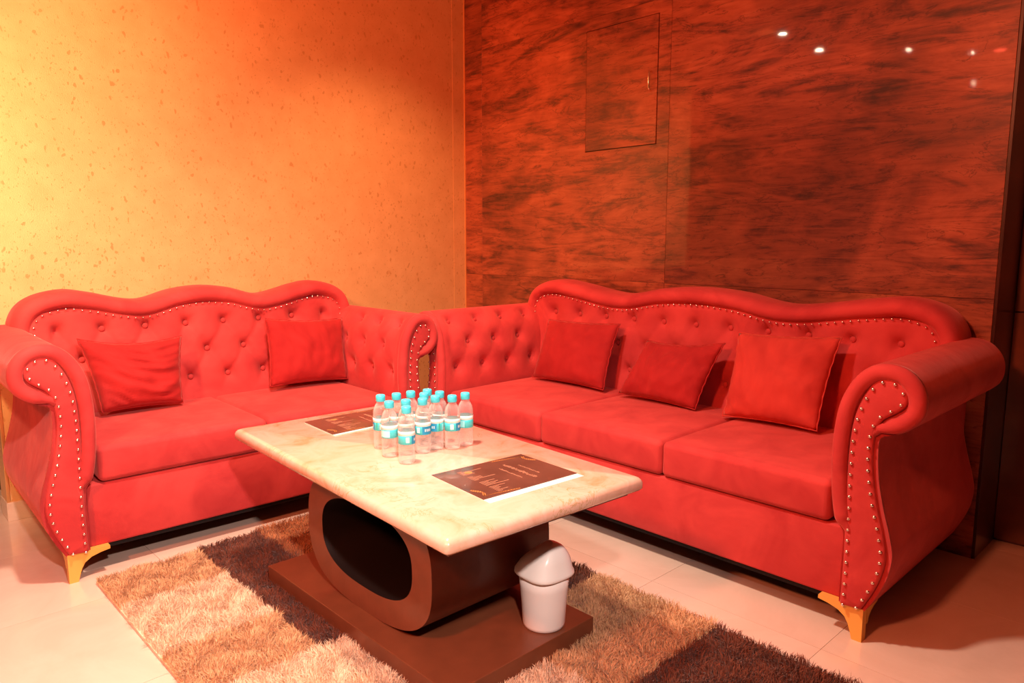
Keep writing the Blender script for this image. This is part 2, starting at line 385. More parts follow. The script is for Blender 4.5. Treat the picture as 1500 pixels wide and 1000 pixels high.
# recessed dark end of the wood wall
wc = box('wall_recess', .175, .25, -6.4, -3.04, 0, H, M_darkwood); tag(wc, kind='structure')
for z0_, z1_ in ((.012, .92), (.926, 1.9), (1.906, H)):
    box('wall_panel', .160, .175, -4.3, -3.068, z0_, z1_, M_wooddim, wc, center=True)
    box('wall_panel', .160, .175, -5.6, -4.306, z0_, z1_, M_wooddim, wc, center=True)
tag(box('wall_end', XW+.001, .172, -3.066, -3.055, 0, H, M_darkwood, bev=.001), kind='structure')
tag(box('wall_back', -5.6, .6, -6.4, -6.3, 0, H, M_darkwall), kind='structure')
tag(box('wall_far', -5.6, -5.5, -6.4, 1.7, 0, H, M_darkwall), kind='structure')

# ceiling downlights (their reflections show in the wood wall)
def downlight(x, y, label, mat=None, r=.028, zz=H):
    t = empty('ceiling_downlight', (x, y, zz)); tag(t, label, 'lamp')
    lathe('trim_ring', [(r*1.5, -.001), (r*1.5, -.006), (r*1.05, -.008), (r, -.002)], M_chrome, t, 20)
    bm = bmesh.new(); bmesh.ops.create_circle(bm, cap_ends=True, radius=r, segments=20)
    o = bm_obj('lamp_glass', bm, mat or M_lamp, t); o.location = (0, 0, -.0035)
    return t
downlight(-2.30, -1.09, 'small round recessed ceiling lamp, the nearer to the wood wall')
downlight(-2.94, -1.08, 'small round recessed ceiling lamp, the farther from the wood wall')

downlight(-3.44, -1.57, 'small round recessed ceiling lamp left of the photographer', r=.020)
downlight(-3.88, -1.90, 'tiny round ceiling lamp beside the red lamp', r=.018)
downlight(-3.97, -2.07, 'round red ceiling lamp', M_lampred, r=.045)
downlight(-5.20, -1.58, 'small round ceiling lamp near the far wall', r=.022)
# ------------------------------------------------------------------ sofas
PA, PB = .174, .125
BTN_Z = (.815, .690, .565)
def lattice(a, b, rows=3, crease=.0045):
    """depth of tufting at (a along, b downwards from the top row)"""
    best = 9
    for j in range(rows):
        off = PA/2 if j % 2 else 0
        i = round((a-off)/PA); d = math.hypot(a-off-i*PA, b-j*PB); best = min(best, d)
    p = a/PA+b/(2*PB); q = a/PA-b/(2*PB)
    k = 1/math.hypot(1/PA, 1/(2*PB))
    dp = abs(p-round(p))*k; dq = abs(q-round(q))*k; d = min(dp, dq)
    f = 1.0
    if b < 0: f = max(0, 1+b/.05)
    if b > (rows-1)*PB: f = max(0, 1-(b-(rows-1)*PB)/.09)
    return .032*math.exp(-(best/.021)**1.5)+.013*math.exp(-(best/.058)**2)+f*crease*math.exp(-(d/.013)**1.3)
ARM_OUT = [(.045,.10),(.045,.20),(.045,.32),(.022,.36),(.006,.45),(0,.56),(.004,.65),(.018,.73),(.05,.795),(.095,.838),(.145,.850),(.195,.838),(.232,.800),(.246,.752),(.238,.705),(.205,.668),(.160,.645),(.131,.632),(.128,.58),(.136,.50),(.154,.42),(.174,.35),(.185,.29),(.176,.225),(.152,.16),(.120,.10)]
ARM_IN = [(.052,.106),(.054,.22),(.053,.34),(.050,.48),(.050,.58),(.056,.66),(.072,.725),(.098,.780),(.130,.808),(.162,.808),(.190,.792),(.200,.762),(.192,.732),(.165,.708),(.138,.688),(.122,.655),(.116,.60),(.120,.53),(.136,.44),(.157,.36),(.170,.29),(.162,.228),(.140,.165),(.112,.106)]
def make_sofa(name, nc, ih, D, arm_scale, cush_w):
    root = empty(name)
    F = -D/2; B = D/2
    fy = F+.022            # cushion front plane
    back_at = lambda z: B-.245+.11*max(0, z-.42)   # front plane of the back
    # --- base
    box('base_rail', -ih-.04, ih+.04, fy+.012, B-.02, .10, .330, M_velvet, root, bev=.008, smooth=True, seg=3)
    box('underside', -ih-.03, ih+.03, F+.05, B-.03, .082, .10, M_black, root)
    # --- seat cushions
    cd_ = (B-.22)-fy
    for i in range(nc):
        cx = (i-(nc-1)/2)*cush_w
        rounded_box('seat_cushion', cush_w-.003, cd_, .132, .022, M_velvet, root, puff=.012, loc=(cx, fy+cd_/2, .333+.066), front_puff=.006)
    # --- back
    E = ih+.135; pk = E-.20
    cp = [(-E, .795),(-E+.002, .86),(-E+.035,.925),(-E+.10,.968),(-pk,.988),(-pk+.12*E,.975),(-pk/2,.934),(-pk*.22,.972),(0,.985),(pk*.22,.972),(pk/2,.934),(pk-.12*E,.975),(pk,.988),(E-.10,.968),(E-.035,.925),(E-.002,.86),(E,.795)]
    C = catmull(cp, 12)
    top = resample(C, step=.012)
    def T(x):
        return float(np.interp(x, C[:, 0], C[:, 1])) if abs(x) < E-.003 else .80
    xs = np.linspace(-E+.045, E-.045, int(2*E/.0095)); zs_n = 62
    V = []; n = len(xs)
    for x in xs:
        zt = T(x)-.050; d_e = E-.045-abs(x)
        zt = min(zt, .80+.12*math.sqrt(min(1, max(0, d_e)/.07)))
        for j in range(zs_n):
            z = .40+(zt-.40)*j/(zs_n-1)
            edge = min(1, (zt-z)/.035)
            dp = lattice(x+(PA/2 if nc == 2 else 0), BTN_Z[0]-z, 3, .0095 if nc == 2 else .0045)
            if abs(x) > ih-.02: dp *= max(0, 1-(abs(x)-ih+.02)/.03)
            V.append((x, back_at(z)+dp*edge+(.03*(1-edge)**2), z))
    nf = len(V)
    V += [(v[0], B, v[2]) for v in V[:nf]]
    Fc = [tuple(reversed(f)) for f in grid_faces(n, zs_n)]
    Fc += [tuple(q+nf for q in f) for f in grid_faces(n, zs_n)]
    ring = [j for j in range(zs_n)]+[i*zs_n+zs_n-1 for i in range(1, n)]+[(n-1)*zs_n+j for j in range(zs_n-2, -1, -1)]+[i*zs_n for i in range(n-2, 0, -1)]
    for k in range(len(ring)):
        a, b = ring[k], ring[(k+1) % len(ring)]; Fc.append((a, b, b+nf, a+nf))
    mesh('backrest', V, Fc, M_velvet, root)
    bs = bmesh.new()
    box_bm(bs, -ih-.12, ih+.12, B-.06, B-.001, .10, .80)
    bm_obj('back_panel', bs, M_velvet, root, smooth=False)
    # rolled rim following the camel back
    P = top.copy(); n = len(P); seg = 22; V = []
    tang = np.gradient(P, axis=0); tang /= np.linalg.norm(tang, axis=1)[:, None]
    nor = np.stack([-tang[:, 1], tang[:, 0]], 1)
    nor *= -np.sign((nor[:, 1]*1+nor[:, 0]*np.sign(P[:, 0])))[:, None]   # inward normal
    for i in range(n):
        c = P[i]+nor[i]*.040
        yf = back_at(.90)-.022; yb = B-.005; yc = (yf+yb)/2; hy = (yb-yf)/2
        for k in range(seg):
            a = 2*PI*k/seg; ca, sa = math.cos(a), math.sin(a)
            pu = math.copysign(abs(sa)**.85, sa)*.040; pd = math.copysign(abs(ca)**.75, ca)*hy
            q = c-nor[i]*pu
            V.append((q[0], yc+pd, q[1]))
    Fc = grid_faces(n, seg, True)+[tuple(range(seg)), tuple(range((n-1)*seg, n*seg))]
    mesh('back_rim', V, Fc, M_velvet, root)
    # nails along the rim
    path = P+nor*.079
    keep = path[(path[:, 1] > .80)]
    pts = resample(keep, step=.030)
    nb = bmesh.new()
    def nail(x, y, z, ax, r=.0052):
        mt = Matrix.Translation((x, y, z))
        bmesh.ops.create_icosphere(nb, subdivisions=1, radius=r, matrix=mt)
    for x, z in pts: nail(x, back_at(z)-.006, z, 1, .0048)
    o = bm_obj('back_nailheads', nb, M_nail, root); o['kind'] = 'stuff'; tag(o, 'row of tiny polished nailheads under the rolled rim')
    # --- buttons on the back
    bme = bpy.data.meshes.new('button'); bb = bmesh.new()
    bmesh.ops.create_uvsphere(bb, u_segments=10, v_segments=6, radius=.0105); bb.to_mesh(bme); bb.free(); bme.materials.append(M_button)
    bme.polygons.foreach_set('use_smooth', [True]*len(bme.polygons))
    def button(p, parent, sc):
        o = bpy.data.objects.new('button', bme); COL.objects.link(o); o.parent = parent; o.location = p; o.scale = sc
    sh = PA/2 if nc == 2 else 0
    for j in range(3):
        off = (PA/2 if j % 2 else 0)-sh; z = BTN_Z[j]
        i0 = int(-ih/PA)-2
        for i in range(i0, -i0+1):
            x = off+i*PA
            if abs(x) < ih-.05: button((x, back_at(z)+.034, z), root, (1.2, .6, 1.2))
    # --- arms
    for s in (-1, 1):
        k = arm_scale[0] if s < 0 else arm_scale[1]
        out = resample(catmull(ARM_OUT, 8), n=120); inn = resample(catmull(ARM_IN, 8), n=110)
        sx = lambda u: s*(ih+u*k)
        # dense profile with arc-length normals, tufting on the inner face
        tg = np.gradient(out, axis=0); tg /= np.linalg.norm(tg, axis=1)[:, None]
        nm = np.stack([-tg[:, 1], tg[:, 0]], 1)     # outward (away from body, towards seat on the inner side)
        m = len(out); ys = list(np.linspace(F+.006, B-.07, 84))
        # arc coordinate from the top button row
        arc = np.r_[0, np.cumsum(np.linalg.norm(np.diff(out, axis=0), axis=1))]
        i0 = int(np.argmin(np.hypot(out[:, 0]-.062, out[:, 1]-.808))); a0 = arc[i0]
        V = []
        cen = np.array([.11, .5])
        def section(y, shrink=0, tuft=True):
            for q in range(m):
                p = out[q].copy(); b = a0-arc[q]      # >0 below the top row
                if tuft and -.03 < b < .36 and q <= i0+6:
                    edgef = min(1, max(0, (y-F-.035)/.03))*min(1, max(0, (back_at(.7)-.02-y)/.04))
                    dep = lattice(y-F-.10, b, 3, .003)*edgef
                    p = p-nm[q]*dep
                p = p-nm[q]*shrink
                V.append((sx(p[0]), y, p[1]))
        for y in ys: section(y)
        for t in (30, 60, 82):                       # rounded rear end
            a = math.radians(t); section(B-.07+.05*math.sin(a), .05*(1-math.cos(a))*.8, False)
        ns = len(ys)+3
        Fc = grid_faces(ns, m, True)+[tuple(range(m)), tuple(range((ns-1)*m, ns*m))]
        arm = mesh('arm', V, Fc, M_velvet, root)
        # front panel: inset slab
        V = [(sx(p[0]), F-.004, p[1]) for p in inn]; mi = len(inn)
        V2 = []
        cc = inn.mean(axis=0)
        tgi = np.gradient(inn, axis=0); tgi /= np.linalg.norm(tgi, axis=1)[:, None]; nmi = np.stack([-tgi[:, 1], tgi[:, 0]], 1)
        rings = [(0, .012), (0, -.002), (.004, -.006), (.010, -.008)]
        Vp = []
        for sh_, yy in rings:
            for q in range(mi): 
                p = inn[q]-nmi[q]*sh_; Vp.append((sx(p[0]), F+yy, p[1]))
        Fp = grid_faces(len(rings), mi, True)+[tuple(range((len(rings)-1)*mi, len(rings)*mi))]
        mesh('arm_front_panel', Vp, Fp, M_velvet, arm)
        # rim band round the scroll, from the seat rail up and over to the neck
        sel = [i for i in range(m) if (arc[i] > .215 and not (out[i][1] < .618 and arc[i] > .8))]
        rp = np.array([out[i]-nm[i]*.0235 for i in sel])
        pth = [(sx(p[0]), F+.004, p[1]) for p in rp]
        nn = len(pth); rr = [.024]*nn
        for q in range(5): rr[q] = .012+.003*q; rr[-1-q] = .010+.0035*q
        tube('arm_rim', pth, rr, M_velvet, arm, 12)
        # nails
        nb = bmesh.new()
        ni = np.array([inn[q]-nmi[q]*.011 for q in range(mi)])
        for x, z in resample(ni, step=.0335): nail(sx(x), F-.010, z, 1, .0060)
        o = bm_obj('arm_nailheads', nb, M_nail, arm); o['kind'] = 'stuff'; tag(o, 'line of small polished nailheads edging the scroll panel')
        # buttons on the arm's inner face
        for j in range(3):
            off = PA/2 if j % 2 else 0
            qi = int(np.argmin(np.abs(arc-(a0-j*PB))))
            for i in range(0, 5):
                y = F+.10+off+i*PA
                if F+.06 < y < back_at(.7)-.03:
                    p = out[qi]-nm[qi]*.034; button((sx(p[0]), y, p[1]), arm, (.6, 1.1, 1.1))
    # --- legs: gilt bracket feet
    def foot(x, y, sx_, sy_):
        b = bmesh.new()
        pr_ = [(0,0),(0,.104),(.135,.104),(.135,.093),(.104,.088),(.074,.079),(.053,.064),(.042,.045),(.034,.020),(.029,0)]
        for ax in (0, 1):
            pl = pr_ if ax == 0 else [(.030, .104)]+pr_[2:8]
            L = [[b.verts.new((sx_*(p[0] if ax == 0 else dz), sy_*(dz if ax == 0 else .0305+(p[0]-.03)*.8), p[1])) for p in pl] for dz in (0, .030)]
            for q in range(len(pl)):
                r_ = (q+1) % len(pl); b.faces.new((L[0][q], L[0][r_], L[1][r_], L[1][q]))
            b.faces.new(L[0]); b.faces.new(list(reversed(L[1])))
        o = bm_obj('leg', b, M_gold, root, smooth=False); o.location = (x, y, 0)
    for s, k in ((-1, arm_scale[0]), (1, arm_scale[1])):
        foot(s*(ih+.118*k), F+.004, -s, 1); foot(s*(ih-.02), B-.03, -s, -1)
    return root

sofaL = make_sofa('sofa', 2, .632, .850, (1.0, .88), .630)
tag(sofaL, 'red velvet two-seat camelback sofa with scroll arms against the gold wall', 'sofa')
sofaL.location = (-1.868, -.535, 0); sofaL.rotation_euler = (0, 0, math.radians(-1.3))
sofaR = make_sofa('sofa', 3, .935, .895, (.95, 1.0), .620)
tag(sofaR, 'red velvet three-seat camelback sofa with scroll arms against the glossy wood wall', 'sofa')
sofaR.location = (-.565, -1.945, 0); sofaR.rotation_euler = (0, 0, -PI/2)

# ------------------------------------------------------------------ loose cushions
def pillow(label, quad, thick, mat, seed, wrinkle=.004, facing=(0, -1, 0), sag=0, horiz=0, dip=0):
    bl, br, tr, tl = [Vector(q) for q in quad]
    c = (bl+br+tr+tl)/4; n = 34
    nrm = (br-bl).cross(tl-bl).normalized()
    if nrm.dot(Vector(facing)) < 0: nrm = -nrm
    V = []
    for side in (1, -1):
        for i in range(n):
            u = -1+2*i/(n-1)
            for j in range(n):
                v = -1+2*j/(n-1)
                # edges bow in between the corners
                uu = u*(1-.055*(1-v*v)); vv = v*(1-.05*(1-u*u))
                vv -= dip*(1-u*u)*max(0, v)*2
                a, b = (uu+1)/2, (vv+1)/2
                p = (bl*(1-a)+br*a)*(1-b)+(tl*(1-a)+tr*a)*b
                t = thick*(max(0, 1-u**2)**.48)*(max(0, 1-v**2)**.48)*(1+sag*(-v)*.5)
                e = min(1, 6*max(0, 1-max(abs(u), abs(v))))
                ns = noise.noise(Vector((u*1.8+seed*3.1, v*2.2, seed)))*.012+noise.noise(Vector((u*(2 if horiz else 6)+seed, (v-.45*(u-.3)**2)*(6.5 if horiz else 3)+u*(1.0 if horiz else 1.5), seed*2.3)))*wrinkle*2.2
                # seam puckers
                pk_ = .0016*math.sin((u if abs(v) > abs(u) else v)*26+seed)*math.exp(-8*(1-max(abs(u), abs(v))))
                p = p+nrm*(side*(t+e*ns*.8)+pk_*2*(1-e*.5))
                V.append(p-c)
    F1 = grid_faces(n, n); m_ = n*n
    Fc = F1+[tuple(reversed([q+m_ for q in f])) for f in F1]
    bm = bmesh.new(); vs_ = [bm.verts.new(v) for v in V]
    for f in Fc: bm.faces.new([vs_[q] for q in f])
    bmesh.ops.remove_doubles(bm, verts=bm.verts, dist=.0004)
    root = empty('cushion', c); tag(root, label, 'cushion', 'loose cushions on the sofas')
    bm_obj('cover', bm, mat, root)
    # piped seam round the edge
    path = []
    for u, v in [(t, -1) for t in np.linspace(-1, 1, 16)[:-1]]+[(1, t) for t in np.linspace(-1, 1, 16)[:-1]]+[(-t, 1) for t in np.linspace(-1, 1, 16)[:-1]]+[(-1, -t) for t in np.linspace(-1, 1, 16)]:
        uu = u*(1-.055*(1-v*v)); vv = v*(1-.05*(1-u*u))-dip*(1-u*u)*max(0, v)*2; a, b = (uu+1)/2, (vv+1)/2
        pk_ = .0016*math.sin((u if abs(v) > abs(u) else v)*26+seed)
        path.append((bl*(1-a)+br*a)*(1-b)+(tl*(1-a)+tr*a)*b-c+nrm*pk_*2)
    tube('seam', path, .0028, mat, root, 6, caps=False)
    return root
pillow('slumped wrinkled crimson cushion leaning at the left end of the two-seat sofa', [(-2.376,-.50,.497),(-2.059,-.50,.490),(-2.020,-.42,.775),(-2.430,-.42,.797)], .080, M_pillow, 1, .011, (0,-1,0), .6, 1, .07)
pillow('smooth crimson cushion leaning at the right end of the two-seat sofa', [(-1.656,-.50,.505),(-1.239,-.50,.490),(-1.205,-.405,.795),(-1.625,-.405,.822)], .070, M_pillow, 2, .004, dip=.02)
pillow('deep red square cushion at the inner end of the three-seat sofa, by the tufted arm', [(-.50,-1.109,.487),(-.50,-1.585,.487),(-.39,-1.590,.797),(-.39,-1.120,.785)], .070, M_pillow, 3, .003, (-1,0,0))
pillow('dark red low cushion with folded lower corner, in the middle of the three-seat sofa', [(-.52,-1.690,.492),(-.52,-2.100,.482),(-.41,-2.165,.765),(-.41,-1.765,.738)], .068, M_pillow, 4, .006, (-1,0,0), .4, 0, .045)
pillow('large paler red cushion at the outer end of the three-seat sofa', [(-.53,-2.235,.482),(-.53,-2.625,.492),(-.39,-2.640,.833),(-.39,-2.215,.812)], .075, M_pillow_light, 5, .005, (-1,0,0))

# ------------------------------------------------------------------ coffee table
tb = empty('coffee_table', (-1.857, -1.935, .0)); tag(tb, 'low coffee table with cream marble top on an oval brown pedestal', 'table')
rz = math.radians(-2.9)
R = Matrix.Rotation(rz, 4, 'Z')
def inplate(x, y):  # plinth world -> local
    return (x+1.857, y+1.935)
bm = bmesh.new(); hw, hl, cr = .339, .636, .012
pts = []
for sx_, sy_, a0 in ((1, 1, 0), (-1, 1, 90), (-1, -1, 180), (1, -1, 270)):
    for q in range(5):
        a = math.radians(a0+q*22.5); pts.append((sx_*(hw-cr)+cr*math.cos(a), sy_*(hl-cr)+cr*math.sin(a)))
rr = [(-.016, .502), (-.005, .503), (0, .509), (.0, .524), (-.003, .531), (-.008, .537), (-.016, .540)]
V = []
for off, z in rr:
    for x, y in pts:
        V.append((x+math.copysign(-off, -x)*1.0 if False else x*(1+off/hw), y*(1+off/hl), z))
m = len(pts); Fc = grid_faces(len(rr), m, True)+[tuple(reversed(range(m))), tuple(range((len(rr)-1)*m, len(rr)*m))]
o = mesh('marble_top', V, Fc, M_marble, tb); o.rotation_euler = (0, 0, rz); tag(o, 'cream and honey veined marble slab')
mod = o.modifiers.new('e', 'EDGE_SPLIT'); mod.split_angle = math.radians(50)
o = box('sub_top', -hw+.03, hw-.03, -hl+.035, hl-.035, .484, .502, M_tablewood, tb); o.rotation_euler = (0, 0, rz)
o = box('plinth', -2.128+1.857, -1.578+1.857, -2.435+1.935, -1.432+1.935, .012, .075, M_platetop, tb, bev=.002, seg=2)
# oval ring pedestal, axis along x
def sup(hy, hz, e, n=96):
    return [(math.copysign(abs(math.cos(t))**(2/e), math.cos(t))*hy, math.copysign(abs(math.sin(t))**(2/e), math.sin(t))*hz) for t in np.linspace(0, 2*PI, n, endpoint=False)]
cz = .2795; hz = .2045
O = sup(.335, hz, 2.75); I = sup(.246, .128, 2.6); n = len(O); yc = -1.935+1.935
x0, x1 = -2.055+1.857, -1.60+1.857
V = [(x0, yc+a, cz+b) for a, b in O]+[(x1, yc+a, cz+b) for a, b in O]
Fc = [(i, (i+1) % n, n+(i+1) % n, n+i) for i in range(n)]
mesh('pedestal_shell', V, Fc, M_tablewood, tb)
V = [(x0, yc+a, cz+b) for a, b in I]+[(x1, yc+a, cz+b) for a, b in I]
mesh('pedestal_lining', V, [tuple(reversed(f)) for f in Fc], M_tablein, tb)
for x, nm_ in ((x0, 'pedestal_face'), (x1, 'pedestal_face')):
    V = [(x-.0005, yc+a, cz+b) for a, b in O]+[(x-.0005, yc+a, cz+b) for a, b in I]
    V += [(x+.0005, p[1], p[2]) for p in V]
    k = 2*n; Ff = [(i, (i+1) % n, n+(i+1) % n, n+i) for i in range(n)]
    Ff += [tuple(reversed([q+k for q in f])) for f in Ff]
    mesh(nm_, V, Ff, M_tablewood_face, tb, smooth=False)
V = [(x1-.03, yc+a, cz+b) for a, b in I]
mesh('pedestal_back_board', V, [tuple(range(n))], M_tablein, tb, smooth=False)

# ------------------------------------------------------------------ placemats
def placemat(name_label, corners, white_edge):
    L_, T_, Rr, B_ = [Vector((*c, .0)) for c in corners]
    c = (L_+T_+Rr+B_)/4; root = empty('placemat', (c.x, c.y, .5402)); tag(root, name_label, 'placemat', 'placemats on the marble table')
    def P(a, b, z=0):   # a: L->T direction (x), b: L->B direction
        p = (L_*(1-a)+T_*a)*(1-b)+(B_*(1-a)+Rr*a)*b - c; return (p.x, p.y, z)
    def slab(bm, a0, a1, b0, b1, z0, z1):
        q = [P(a0,b0),P(a1,b0),P(a1,b1),P(a0,b1)]
        v = [bm.verts.new((x[0],x[1],z0)) for x in q]+[bm.verts.new((x[0],x[1],z1)) for x in q]
        for f in ((3,2,1,0),(4,5,6,7),(0,1,5,4),(1,2,6,5),(2,3,7,6),(3,0,4,7)): bm.faces.new([v[i] for i in f])
    bm = bmesh.new(); slab(bm, 0, 1, 0, 1+white_edge, 0, .0012); tag(bm_obj('paper', bm, M_matwhite, root, smooth=False), 'white paper backing showing along the near edge')
    bm = bmesh.new(); slab(bm, 0, 1, 0, 1, .0012, .0030); bm_obj('printed_sheet', bm, M_mat, root, smooth=False)
    bm = bmesh.new(); zz0, zz1 = .0030, .0033
    rs = random.Random(3)
    # faded heading scribble along the inner half, rows of short upright strokes on the near half
    for row, (a_, b0, b1, t) in enumerate(((.66, .22, .80, .020), (.56, .30, .72, .012), (.76, .34, .70, .010))):
        b = b0
        while b < b1:
            w_ = rs.uniform(.008, .020); slab(bm, a_-rs.uniform(.2, 1)*t, a_+rs.uniform(.3, 1.4)*t, b, b+w_*.6, zz0, zz1); b += w_+.006
    for k in range(26):
        b = .12+k*.031; ln = rs.choice((.05, .08, .16, .24, .12)); 
        if k in (5, 6, 12, 13, 19): continue
        slab(bm, .20, .20+ln, b, b+.008, zz0, zz1)
    tag(bm_obj('printed_lines', bm, M_matpale, root, smooth=False), 'faded illegible printed lines', kind='stuff')
    bm = bmesh.new()
    def arc_(ca, cb, sa, sb):
        pts_ = catmull([(0, .30), (.05, .16), (.02, .06), (.10, .05), (.20, .03), (.34, .0)], 6)
        for i in range(len(pts_)-1):
            a, b = pts_[i]; a2, b2 = pts_[i+1]
            aa = [ca+sa*(.03+a), ca+sa*(.03+a2)]; bb_ = [cb+sb*(.03+b*.9), cb+sb*(.03+b2*.9)]
            slab(bm, min(aa), max(aa)+.012, min(bb_), max(bb_)+.012, zz0, zz1)
    arc_(0, 1, 1, -1); arc_(1, 0, -1, 1)
    # round spot
    ctr = P(.28, .20, zz1+.0002); 
    vv = [bm.verts.new((ctr[0]+.013*math.cos(t), ctr[1]+.010*math.sin(t), zz1)) for t in np.linspace(0, 2*PI, 16, endpoint=False)]; bm.faces.new(vv)
    tag(bm_obj('gold_ornament', bm, M_matgold, root, smooth=False, normals=False), kind='stuff')
    return root
placemat('brown printed placemat lying on the marble table, nearer the three-seat sofa and the white bin', [(-1.977,-2.173),(-1.655,-2.200),(-1.669,-2.441),(-2.001,-2.419)], .11)
placemat('brown printed placemat lying on the marble table, at its far end beside the bottles', [(-1.941,-1.375),(-1.600,-1.372),(-1.615,-1.590),(-1.955,-1.598)], .06)

# ------------------------------------------------------------------ water bottles
def bottle_master():
    root = empty('water_bottle')
    prof = [(.0, .0015), (.014, .001), (.021, .000), (.0242, .004), (.0250, .010), (.0250, .030), (.0242, .034), (.0250, .038), (.0250, .050), (.0250, .056), (.0245, .058), (.0245, .098), (.0250, .100), (.0250, .106), (.0240, .109), (.0250, .112), (.0240, .120), (.0215, .130), (.0170, .139), (.0135, .144), (.0125, .148), (.0125, .156)]
    P = []
    for a, b in zip(prof[:-1], prof[1:]): P += [a]
    P.append(prof[-1]); P += [(.0, .157)]
    lathe('bottle_body', P, M_water, root, 28)
    lathe('label_band', [(.0249, .060), (.0252, .060), (.0252, .0985), (.0249, .0985)], M_label, root, 28)
    lb = root.children[-1] if root.children else None
    o = lathe('label_top', [(.0253, .086), (.0254, .086), (.0254, .0985), (.0253, .0985)], M_labelw, root, 28)
    # pale patch, green stripe and white marks on part of the circumference
    def patch(name, a0, a1, z0, z1, r, mat):
        V = []; k = 8
        for i in range(k+1):
            a = math.radians(a0+(a1-a0)*i/k); V += [(r*math.cos(a), r*math.sin(a), z0), (r*math.cos(a), r*math.sin(a), z1)]
        V += [((r-.0004)*v[0]/r, (r-.0004)*v[1]/r, v[2]) for v in V]; q = 2*(k+1)
        F_ = [(2*i, 2*i+2, 2*i+3, 2*i+1) for i in range(k)]; F_ += [tuple(reversed([x+q for x in f])) for f in F_]
        return mesh(name, V, F_, mat, root)
    patch('label_white_panel', 30, 52, .066, .082, .0256, M_labelw)
    patch('label_blue_panel', 70, 150, .061, .0855, .02545, M_labelb)
    for q in range(4): patch('label_mark', 88+q*13, 95+q*13, .070, .078, .0257, M_labelw)
    patch('label_green_stripe', 165, 176, .061, .0855, .0256, M_labelg)
    patch('label_pale_panel', 190, 300, .063, .083, .0255, M_labelp)
    # ribbed screw cap
    cap = [(0, .1705), (.0125, .1705), (.0140, .1690), (.0145, .166), (.0145, .151), (.0138, .150), (.0125, .150)]
    V = []; seg = 40
    for r, z in cap:
        for k in range(seg):
            rr_ = r*(1+(.03 if k % 2 else 0)) if r > .0141 else r
            V.append((rr_*math.cos(2*PI*k/seg), rr_*math.sin(2*PI*k/seg), z))
    mesh('cap', V, grid_faces(len(cap), seg, True), M_cap, root)
    return root
M_labelp = plain('pale_cyan_label_film', (.36, .92, .96), .35)
proto = bottle_master()
BOT = [((-1.953,-2.023),'water bottle with cyan cap standing at the very front of the cluster, nearest the viewer'),
 ((-1.950,-1.930),'water bottle with cyan cap in the front-left row, just left of the frontmost bottle'),
 ((-1.918,-1.836),'water bottle with cyan cap at the left end of the cluster, beside the far placemat'),
 ((-1.867,-1.849),'water bottle with cyan cap second from the left along the back row'),
 ((-1.900,-1.946),'water bottle with cyan cap directly behind the frontmost bottle'),
 ((-1.814,-1.853),'water bottle with cyan cap third from the left along the back row'),
 ((-1.757,-1.866),'water bottle with cyan cap highest in the picture, at the middle of the back row'),
 ((-1.852,-1.967),'water bottle with cyan cap just right of the frontmost bottle'),
 ((-1.799,-1.904),'water bottle with cyan cap hemmed in at the centre of the cluster'),
 ((-1.748,-1.920),'water bottle with cyan cap in the back row, right of the highest one'),
 ((-1.799,-1.963),'water bottle with cyan cap fourth from the right, its blue label panel facing out'),
 ((-1.758,-1.996),'water bottle with cyan cap second from the right end of the cluster'),
 ((-1.702,-1.993),'water bottle with cyan cap at the right end of the cluster, nearest the three-seat sofa')]
for i, ((x, y), lab) in enumerate(BOT):
    if i == 0: b = proto
    else:
        b = proto.copy(); COL.objects.link(b)
        for ch in proto.children:
            c = ch.copy(); COL.objects.link(c); c.parent = b
    tag(b, lab, 'bottle', 'water bottles on the marble table')
    b.location = (x, y, .5402); b.rotation_euler = (0, 0, math.radians((i*97+200) % 360))

# ------------------------------------------------------------------ small swing-lid bin
bn = empty('waste_bin', (-1.712, -2.357, .0752)); bn.scale = (1.1, 1.1, 1.09); tag(bn, 'small white plastic swing-lid waste bin standing on the table plinth', 'bin')
ang = math.radians(45)
def rsq(t, e):   # superellipse radius in the direction t (square corners towards the viewer)
    t2 = t-ang+math.radians(4); c, s_ = abs(math.cos(t2+PI/4)), abs(math.sin(t2+PI/4)); return 1/((c**e+s_**e)**(1/e))
seg = 48
def ringv(h, z, e, dz=0):
    V = []
    for k in range(seg):
        t = 2*PI*k/seg; r = rsq(t, e)*h; V.append((r*math.cos(t), r*math.sin(t), z))
    return V
body = [(.0, .003, 2), (.050, .003, 2), (.0525, 0, 2), (.0555, .002, 2), (.057, .01, 2), (.0595, .06, 2.05), (.0625, .11, 2.2), (.065, .155, 2.5), (.0635, .155, 2.5), (.061, .11, 2.2)]
V = []
for h_, z, e in body: V += ringv(h_, z, e)
mesh('bin_body', V, grid_faces(len(body), seg, True), M_bin, bn)
